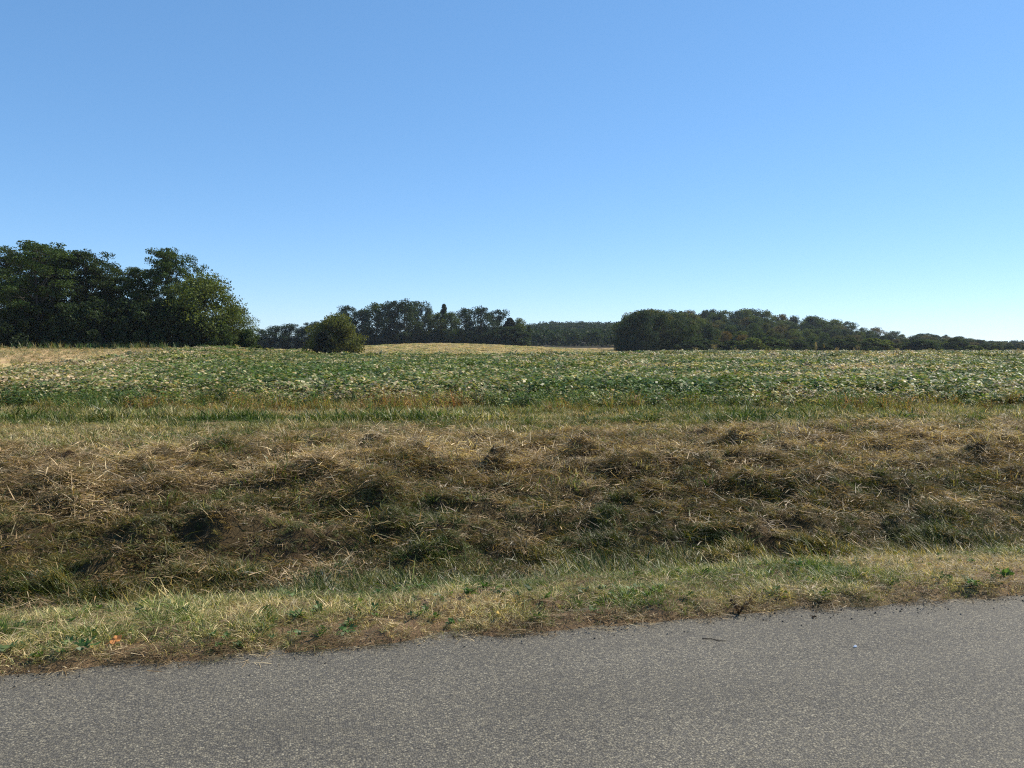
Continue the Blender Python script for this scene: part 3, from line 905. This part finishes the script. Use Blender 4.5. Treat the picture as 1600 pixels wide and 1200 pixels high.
# cut hay lying on the bank and the flat above
x, y = field_pts(2.0, 12.5, 230)
u = y - edge_t(x); pat = fbm(x * .5, y * .9, 101, 3)
k = rng.random(len(x)) < (.26 + .68 * sstep(4.2, 5.8, u)) * (1 - .85 * sstep(8.0, 10.5, u + (pat - .5) * 5))
x, y, u = x[k], y[k], u[k]; n = len(x)
scatter('cut_hay', c_hay, 7, xyz(x, y, .01), scale3(uni(.6, 1.5, n) * (.8 + .4 * sstep(.4, .65, fbm(x * 2, y * 2.6, 111, 2))), .9), np.clip(.16 + .26 * sstep(4.3, 6.0, u) + .9 * (fbm(x * .9, y * 1.6, 103, 3) - .4) + rng.normal(size=n) * .16, 0, 1), uni(.55, 1.5, n),
        'brown cut hay lying in rough clumps on the ditch bank', 'hay', .25)
# the thrown-up clumps that make the bank rough
x, y = field_pts(2.3, 10.5, 40)
u = y - edge_t(x)
k = rng.random(len(x)) < (.30 + .7 * sstep(2.6, 4.4, u)) * (1 - .88 * sstep(6.2, 9.0, u)) * (.15 + .85 * sstep(.38, .58, fbm(x * .8, y * 1.4, 133, 3)))
x, y, u = x[k], y[k], u[k]; n = len(x)
scatter('mower_clumps', c_clod, 7, xyz(x, y, -.01), scale3(np.clip(rng.lognormal(-.1, .3, n), .5, 1.5)), np.clip(.10 + .6 * (fbm(x * .7, y * 1.1, 135, 3) - .3) + .12 * sstep(4, 6, u) + rng.normal(size=n) * .12, 0, 1), uni(.45, 1.3, n),
        'dark matted clumps of cut grass thrown up on the ditch bank', 'hay', .35)
# rough mown grass from the bank to the crop
x, y = field_pts(4.2, 19.5, 95, 4)
u = y - edge_t(x); d = depth(x, y)
k = (d < 23.2) & (rng.random(len(x)) < (.25 + .75 * sstep(6.5, 9, u)) * (.25 + .75 * sstep(.36, .52, fbm(x * 1.3, y * 2.2, 113, 3))))
x, y, u, d = x[k], y[k], u[k], d[k]; n = len(x)
gs = np.exp(-((d - 18.3 - 1.4 * (fbm(x * .25, y * .1, 105, 2) - .5)) / .45) ** 2)     # the greener strip before the crop
dry = .36 + 1.1 * (fbm(x * .45, y * 1.3, 107, 4) - .42) + rng.normal(size=n) * .13 - .34 * gs
scatter('mown_grass', c_mid, 7, xyz(x, y), scale3(uni(.5, 1.15, n) * (1 + .9 * gs) * (.7 + .7 * sstep(.4, .65, fbm(x * 1.1, y * 1.8, 115, 2))), 1.0), np.clip(dry, 0, .95), uni(.6, 1.3, n), 'rough mown grass, tan and green, between the bank and the crop', 'grass', .25)
# grass and weeds along the crop's front
x, y = field_pts(18.9, 24.6, 22, 3, True)
d = depth(x, y)
k = rng.random(len(x)) < sstep(.34, .60, fbm(x * .5, y * .9, 109, 3)) * sstep(18.9, 21.3, d) * (1 - .7 * sstep(23.2, 24.4, d))
x, y = x[k], y[k]; n = len(x)
scatter('crop_edge_weeds', c_edge, 6, xyz(x, y), scale3(uni(.45, 1.15, n) * (.5 + .6 * sstep(19.5, 22.5, depth(x, y)))), np.clip(.15 + .9 * (fbm(x * .35, y * .5, 117, 3) - .15) + rng.normal(size=n) * .15, 0, 1), uni(.6, 1.3, n), 'mixed green and rusty weeds along the front edge of the crop', 'weeds', .2)

# soybeans
def beans(name, c, nc, d0, d1, per, smin, smax, label):
    x, y = field_pts(d0, d1, per, 5, True)
    k = rng.random(len(x)) < is_beans(x, y)
    x, y = x[k], y[k]; n = len(x)
    d = depth(x, y); px = column(x, y)
    pat = fbm(x * .10, y * .16, 121, 3); fine = fbm(x * .6, y * .6, 123, 3)
    dry = .32 + 1.0 * (pat - .40) + .5 * (fine - .45) + rng.normal(size=n) * .10
    dry = dry + .45 * (1 - sstep(60, 420, px)) * sstep(24, 40, d) + .12 * sstep(1050, 1400, px)
    dry = dry + .10 * sstep(45, 110, d)
    edge = 1 - sstep(22, 26.5, d)
    dry = dry + .22 * edge * rng.random(n)
    scatter(name, c, nc, xyz(x, y, -.02), scale3(uni(smin, smax, n) * (1 - .5 * edge), 1.0), np.clip(dry, 0, 1), uni(.8, 1.5, n), label, 'soybeans', .16)


beans('soybean_crop', c_b1, 7, 21.8, 46, 9, .85, 1.25, 'green and yellowing soybean plants at the front of the field')
beans('soybean_crop', c_b2, 6, 45, 100, 2.6, .85, 1.2, 'green and yellowing soybeans in the middle of the field')
beans('soybean_crop', c_b3, 6, 98, 245, .55, .85, 1.15, 'soybeans at the far side of the field before the woods')

# ripe tan beans on the hill, in drilled rows, and thin stubble in the corner by the left grove
x, y = field_pts(120, 340, .24, 5, True)
d = depth(x, y); px = column(x, y)
k = (px > 330) & (px < 965) & (is_beans(x, y) < .5)
x, y, d, px = x[k], y[k], d[k], px[k]; n = len(x)
rw = fbm(side(x, y) * .22 + d * .03, d * .03, 71, 3)
scatter('ripe_crop', c_b3, 6, xyz(x, y, -.15), scale3(uni(.5, .85, n)), np.clip(.93 - 1.1 * np.maximum(rw - .5, 0) * (1 + 2 * (px < 500)) + rng.normal(size=n) * .08, 0, 1), uni(1.2, 1.9, n), 'ripe tan soybeans in rows on the hill before the middle grove', 'soybeans', .1)
x, y = field_pts(30, 108, 1.6, 5, True)
k = (column(x, y) < 420) & (is_beans(x, y) < .6)
x, y = x[k], y[k]; n = len(x)
scatter('corner_stubble', c_b1, 7, xyz(x, y, -.1), scale3(uni(.3, .75, n)), np.clip(.86 - .8 * np.maximum(fbm(x * .12, y * .2, 127, 3) - .5, 0) + rng.normal(size=n) * .08, 0, 1), uni(.8, 1.3, n), 'thin tan stubble in the bare corner before the left grove', 'stubble', .2)

# pale weeds along the foot of the left grove and the field's far edge
x, y = field_pts(103, 110, 2.2, 5, True); k = (column(x, y) < 400) & (rng.random(len(x)) < sstep(.3, .6, fbm(x * .3, y * .3, 129, 3)))
x, y = x[k], y[k]; n = len(x)
scatter('grove_foot_weeds', c_weed, 6, xyz(x, y), scale3(uni(.25, 1.15, n)), np.clip(.45 + rng.normal(size=n) * .35, 0, 1), uni(.8, 1.3, n), 'pale green weeds along the foot of the left grove', 'weeds', .1)

# ------------------------------------------------------------------ small things one can pick out
def local_val(me, dry, val):
    pass


def leafy(name, cols, spread=.5):
    N = NT(name)
    c = N.ramp(N.attr('rnd'), cols)
    leaf_shader(N, c, .4, .02, .55)
    return N.m


M_green = leafy('fresh_weed', [(0, (.045, .080, .016)), (.6, (.09, .135, .028)), (1, (.17, .19, .05))])
M_dull = leafy('dusty_weed', [(0, (.030, .060, .020)), (.6, (.06, .10, .03)), (1, (.16, .15, .05))])
M_seed = leafy('ripe_grass', [(0, (.30, .21, .10)), (.6, (.42, .31, .16)), (1, (.52, .42, .25))])
M_dead = leafy('dead_stem', [(0, (.06, .035, .022)), (.6, (.11, .07, .04)), (1, (.22, .15, .08))])


def thing(name, me, px, d, label, cat, s=1.0, rz=None, group=None, dz=0.0, parts=None):
    x, y = at(px, d)
    o = link(name, me, label=label, cat=cat, group=group)
    o.location = (x, y, gz(x, y) + dz); o.scale = (s,) * 3
    o.rotation_euler = (0, 0, random.uniform(0, 6.28) if rz is None else rz)
    return o


def row_to_depth(py): return EYE * FPX / (py - HOR)


def m_clump(mat, h, rad, n, wd):
    mb = MB()
    for k in range(n):
        a = random.uniform(0, 6.28); rr = rad * math.sqrt(random.random()) * .6; ln = random.uniform(.1, 1.0)
        mb.blade((math.cos(a) * rr, math.sin(a) * rr, -.02), (math.cos(a) * ln, math.sin(a) * ln, 1), random.uniform(.5, 1) * h, wd * random.uniform(.6, 1.2), random.uniform(.3, 1.4), random.random(), 3)
    for k in range(n):
        a = random.uniform(0, 6.28); rr = rad * math.sqrt(random.random()); e = np.array([math.cos(a), math.sin(a), random.uniform(-.3, .6)])
        e2 = np.cross(e, [random.uniform(-.5, .5), random.uniform(-.5, .5), 1]); s = wd * random.uniform(1.2, 2.4)
        mb.quads(np.array([[math.cos(a) * rr, math.sin(a) * rr, random.uniform(.1, .75) * h]]), (e * s)[None], (e2 * s * .5)[None], np.array([random.random()]))
    return mb.mesh('weed_clump', mat)


cl = [m_clump(M_green, .34, .30, 90, .020), m_clump(M_dull, .36, .32, 90, .022), m_clump(M_dull, .75, .45, 150, .030)]
for px, py, k, s, lab in [(1010, 664, 0, 1.25, 'bright green weed clump standing above the green strip before the crop'),
                          (918, 664, 1, 1.0, 'dark weed clump left of the bright green one before the crop'),
                          (826, 668, 0, .9, 'green weed clump in the middle of the green strip'),
                          (1128, 664, 1, .9, 'dark weed clump right of the bright green one before the crop'),
                          (1366, 688, 1, .75, 'small dark weed standing alone in the mown grass at right'),
                          (1508, 684, 1, 1.0, 'dark weed clump at the right, beyond the small lone weed'),
                          (1450, 684, 1, .7, 'low weed left of the dark clump at the right'),
                          (1195, 708, 0, .8, 'green weed tuft on the mown grass before the bank, right of centre'),
                          (690, 672, 0, .9, 'green weed clump at the left end of the bright strip'),
                          (226, 715, 1, .8, 'grey green weed tuft in the brown hay at left'),
                          (338, 718, 1, .8, 'grey green weed tuft right of another in the left hay')]:
    thing('weed_clump', cl[k], px, row_to_depth(py), lab, 'weed', s, group='weed clumps in the mown grass')
thing('bushy_weed', cl[2], 335, 23.0, 'tall dark bushy weed at the left front of the crop', 'weed', 1.1)


def m_seedgrass():
    st = MB(); pl = MB()
    for k in range(4):
        b = np.array([random.gauss(0, .06), random.gauss(0, .06), 0]); top = b + np.array([random.gauss(0, .16), random.gauss(0, .16), random.uniform(1.3, 1.75)])
        st.tube([b, (b + top) / 2 + [.02, 0, .05], top], [.012, .010, .006], 4, .5)
        for j in range(2):
            a = random.uniform(0, 6.28)
            st.blade(b + (top - b) * random.uniform(.2, .5), (math.cos(a) * .6, math.sin(a) * .6, 1), .5, .03, 1.2, random.random(), 3)
        for j in range(40):
            p = top + np.array([random.gauss(0, .05), random.gauss(0, .05), random.uniform(-.22, .12)])
            e = np.array([random.gauss(0, .5), random.gauss(0, .5), 1]); e /= np.linalg.norm(e); e2 = np.cross(e, rand_unit(1)[0])
            pl.quads(p[None], (e * .04)[None], (e2 * .015)[None], np.array([random.random()]))
    return st.mesh('stem', M_seed), pl.mesh('seed_head', M_seed)


sg = [m_seedgrass() for k in range(3)]
for k, (px, d, s, lab) in enumerate([(858, 96, .95, 'ripe grass stalks nearest the end of the middle grove, above the crop'), (887, 118, .9, 'single pale stalk against the tan slope below the far ridge'),
                                     (1089, 92, .9, 'ripe grass stalks left of the tall pair before the dark wood'), (1117, 88, 1.15, 'tallest ripe grass stalks standing before the dark part of the wood'),
                                     (1149, 95, .9, 'short ripe stalks right of the tallest before the dark wood'), (1276, 84, 1.2, 'tall ripe stalks before the brownish trees of the right hand wood'),
                                     (1308, 90, 1.05, 'thick tan stalk group right of the tall stalks at right'), (1339, 92, 1.1, 'ripe stalks in the middle of the right hand group'),
                                     (1404, 88, 1.0, 'ripe stalks before the dark shrubs near the right'), (1495, 86, .85, 'rusty ripe stalks on the crop skyline near the right edge'),
                                     (1588, 84, .9, 'rusty ripe stalks at the right edge of the picture')]):
    x, y = at(px, d)
    o = bpy.data.objects.new('ripe_grass', None); COL.objects.link(o); o.location = (x, y, gz(x, y)); o.scale = (s,) * 3
    o.rotation_euler = (0, 0, random.uniform(0, 6.28)); o['label'] = lab; o['category'] = 'grass stalk'; o['group'] = 'ripe grass stalks above the crop'
    link('stem', sg[k % 3][0], o); link('seed_head', sg[k % 3][1], o)


def m_broadleaf():
    mb = MB()
    for k in range(46):
        a = random.uniform(0, 6.28); rr = random.uniform(.01, .12); el = random.uniform(-.1, .9)
        c = np.array([math.cos(a) * rr, math.sin(a) * rr, .015 + random.random() * .085 * (1 - rr * 4)])
        e1 = np.array([math.cos(a), math.sin(a), el]); e1 /= np.linalg.norm(e1)
        sd_ = np.array([-math.sin(a), math.cos(a), random.uniform(-.5, .5)]); s = random.uniform(.014, .028)
        # a cupped leaf of two halves
        v = [c - e1 * s, c + sd_ * s * .6 + [0, 0, s * .25], c + e1 * s, c - sd_ * s * .6 + [0, 0, s * .25]]
        mb.add(v, t=[[0, 1, 2], [0, 2, 3]], r=random.random())
    for k in range(9):
        a = random.uniform(0, 6.28)
        mb.blade((0, 0, 0), (math.cos(a) * .8, math.sin(a) * .8, .6), .10, .004, .3, random.random(), 2)
    return mb.mesh('leafy_weed', M_green)


bl = [m_broadleaf() for k in range(3)]
for k, (px, py, s, lab) in enumerate([(28, 1030, 1.1, 'leafy green weed at the road edge nearest the left border'), (66, 1020, .9, 'small leafy weed second from the left border at the road edge'),
                                      (134, 1014, 1.2, 'leafy green weed just left of the orange dead leaf'), (234, 1008, .9, 'leafy weed right of the orange dead leaf'),
                                      (406, 1002, 1.0, 'leafy green weed in the verge left of the centre'), (500, 1000, .8, 'small leafy weed at the asphalt edge before the hay litter'),
                                      (840, 978, 1.0, 'leafy weed by the yellow dead leaf'), (1080, 948, .9, 'leafy weed left of the dark dead weed'),
                                      (1219, 940, 1.4, 'dark round leafy weed right of the dead weed'), (1294, 945, 1.2, 'tall bright leafy weed at the asphalt edge'),
                                      (1400, 926, 1.0, 'leafy weed in the verge between two pale curled blades'), (1480, 922, 1.1, 'leafy weed under the rightmost pale curled blade'),
                                      (1560, 926, .9, 'leafy weed at the road edge nearest the right border')]):
    thing('leafy_weed', bl[k % 3], px, row_to_depth(py), lab, 'weed', s * .52, group='leafy weeds along the road edge')


def m_deadleaf(mat, s):
    """a curled lobed leaf with thickness"""
    n = 14; th = np.arange(n) / n * 2 * np.pi
    rad = s * (1 + .14 * np.cos(th * 5) + .1 * np.cos(th * 2)) * np.where(np.abs(th - np.pi) < .3, 1.2, 1)
    top = np.stack([np.cos(th) * rad, np.sin(th) * rad * .75, .35 * s * np.cos(th * 2) ** 2 + .012], 1)
    v = np.concatenate([[[0, 0, .012]], top, [[0, 0, .010]], top - [0, 0, .002]])
    i = np.arange(n); j = (i + 1) % n
    t = np.concatenate([np.stack([np.zeros(n, int), 1 + i, 1 + j], 1), np.stack([np.full(n, n + 1), n + 2 + j, n + 2 + i], 1)])
    q = np.stack([1 + i, n + 2 + i, n + 2 + j, 1 + j], 1)
    mb = MB(); mb.add(v, q=q, t=t)
    mb.tube([[-s * 1.1, 0, .012], [-s * 1.7, .01, .02]], [.0015, .001], 4)
    return mb.mesh('dead_leaf', mat)


M_orange = plain('orange_dead_leaf', (.75, .33, .10), .6, .3)
M_yellow = plain('yellow_dead_leaf', (.60, .42, .10), .6, .3)
o = thing('dead_leaf', m_deadleaf(M_orange, .028), 173, row_to_depth(1022), 'curled orange dead leaf lying in the verge at left', 'leaf', 1, .5, dz=.045)
o.rotation_euler = (R(40), R(-25), .5)
o = thing('dead_leaf', m_deadleaf(M_yellow, .025), 776, row_to_depth(978), 'small yellow dead leaf lying in the verge near the centre', 'leaf', 1, 1.5, dz=.04)
o.rotation_euler = (R(35), 0, 1.5)


def m_curl():
    mb = MB()
    for k in range(4):
        a = random.gauss(0, .7)
        mb.blade((random.gauss(0, .015), random.gauss(0, .015), 0), (math.cos(a) * .5, math.sin(a) * .5, 1), random.uniform(.10, .17), random.uniform(.008, .013), random.uniform(.8, 2.4), random.uniform(.6, 1), 6)
    return mb.mesh('dry_blade', M_seed)


cu = [m_curl() for k in range(3)]
for k, (px, py, lab) in enumerate([(1259, 918, 'pale dry curled grass blades leftmost of the four at right'), (1315, 916, 'pale dry curled blades second of the four at right'),
                                   (1359, 914, 'pale dry curled blades third of the four at right'), (1465, 918, 'rightmost pale dry curled grass blades'),
                                   (1046, 918, 'pale dry blade lying slantwise in the verge right of centre'), (452, 955, 'pale dry blade standing in the verge left of centre')]):
    thing('dry_grass_blade', cu[k % 3], px, row_to_depth(py), lab, 'grass blade', 1, group='pale dry blades in the verge', dz=.01)


def m_deadweed():
    mb = MB()
    for k in range(14):
        a = random.uniform(0, 6.28); l = random.uniform(.05, .13)
        mb.tube([[0, 0, 0], [math.cos(a) * l * .35, math.sin(a) * l * .35, l * .6], [math.cos(a) * l * .7, math.sin(a) * l * .7, l * random.uniform(.5, 1)]], [.003, .0025, .0012], 4, random.random())
        p = np.array([[math.cos(a) * l * .6, math.sin(a) * l * .6, l * .7]]); e = rand_unit(1) * .014
        mb.quads(p, e, np.cross(e, rand_unit(1)) * .6, np.array([random.random()]))
    return mb.mesh('dead_weed', M_dead)


thing('dead_weed', m_deadweed(), 1159, row_to_depth(962), 'dark dead weed at the asphalt edge casting a shadow on the road', 'weed', 1.0, dz=.0)


def m_haymat():
    mb = MB()
    for k in range(170):
        a = random.gauss(.2, .6) + (3.14 if random.random() < .5 else 0); x, y = random.gauss(0, .13), random.gauss(0, .06)
        mb.blade((x, y, random.uniform(.01, .06) * math.exp(-(x / .2) ** 2)), (math.cos(a), math.sin(a), random.uniform(-.1, .3)), random.uniform(.08, .2), .004, random.uniform(0, .6), random.random(), 3)
    return mb.mesh('hay_mat', M_seed)


hm = m_haymat()
thing('hay_mat', hm, 166, row_to_depth(985), 'pale matted heap of cut hay in the verge above the orange leaf', 'hay', 1.0, .1, dz=.01)


def m_twig(l, r):
    mb = MB()
    mb.tube([[-l / 2, 0, r], [-l * .1, .012, r * 1.2], [l * .2, -.006, r * 1.1], [l / 2, .01, r]], [r, r, r * .8, r * .5], 5, .3)
    mb.tube([[l * .1, 0, r], [l * .2, .03, r * 1.5]], [r * .6, r * .3], 4, .3)
    return mb.mesh('twig', M_dead)


def road_z(x, y): return float(np.interp(y + .12 * sstep(1.8, 6.5, x), [-7.1, -1.4, 4.0, 4.62], [-.05, .055, .0, -.012]))


def on_road(name, me, px, py, label, cat, rz, group=None):
    d = row_to_depth(py); x, y = at(px, d)
    o = link(name, me, label=label, cat=cat, group=group)
    o.location = (x, y, road_z(x, y) + .001); o.rotation_euler = (0, 0, rz)
    return o


on_road('twig', m_twig(.13, .0022), 1120, 1006, 'thin brown twig lying on the asphalt left of the white fleck', 'twig', -YAW - .35)
on_road('twig', m_twig(.06, .0035), 1279, 968, 'short dark stick at the asphalt edge under the bright leafy weed', 'twig', -YAW + 1.0)


def m_fleck():
    """a crumpled scrap of shiny white foil"""
    mb = MB(); n = 9; th = np.arange(n) / n * 2 * np.pi
    rr = .012 * (1 + .3 * np.sin(th * 3))
    mb.add(np.concatenate([[[0, 0, .012]], np.stack([np.cos(th) * rr, np.sin(th) * rr * .7, .004 + .003 * np.cos(th * 4)], 1), np.stack([np.cos(th) * rr * .8, np.sin(th) * rr * .55, 0 * th], 1)]),
           q=[[1 + i, n + 1 + i, n + 1 + (i + 1) % n, 1 + (i + 1) % n] for i in range(n)], t=[[0, 1 + i, 1 + (i + 1) % n] for i in range(n)])
    N = NT('white_foil')
    b = N.n('ShaderNodeBsdfPrincipled', {'Base Color': N.mix(N.noise(300, N.n('ShaderNodeTexCoord').outputs['Object'], 2), (.8, .8, .85, 1), (.95, .95, .95, 1)), 'Roughness': .3})
    N.set(N.out.inputs[0], b)
    return mb.mesh('foil_scrap', N.m)


on_road('foil_scrap', m_fleck(), 1344, 1018, 'tiny bright white scrap of foil on the grey asphalt', 'litter', .4)

# ------------------------------------------------------------------ the air
def haze():
    N = NT('thin_air')
    v = N.n('ShaderNodeVolumePrincipled', {'Color': (.80, .88, 1.0, 1), 'Density': .00009, 'Anisotropy': .2})
    N.set(N.out.inputs['Volume'], v)
    a, b = np.array([-2700, -450, -6.0]), np.array([2700, 2700, 62.0])
    v = [[(a, b)[i][0], (a, b)[j][1], (a, b)[k][2]] for i in (0, 1) for j in (0, 1) for k in (0, 1)]
    f = np.array([[0, 1, 3, 2], [4, 6, 7, 5], [0, 4, 5, 1], [2, 3, 7, 6], [0, 2, 6, 4], [1, 5, 7, 3]])
    link('haze', mesh_np('haze', v, f, N.m), label='thin blue air over the farmland', kind='stuff')


haze()
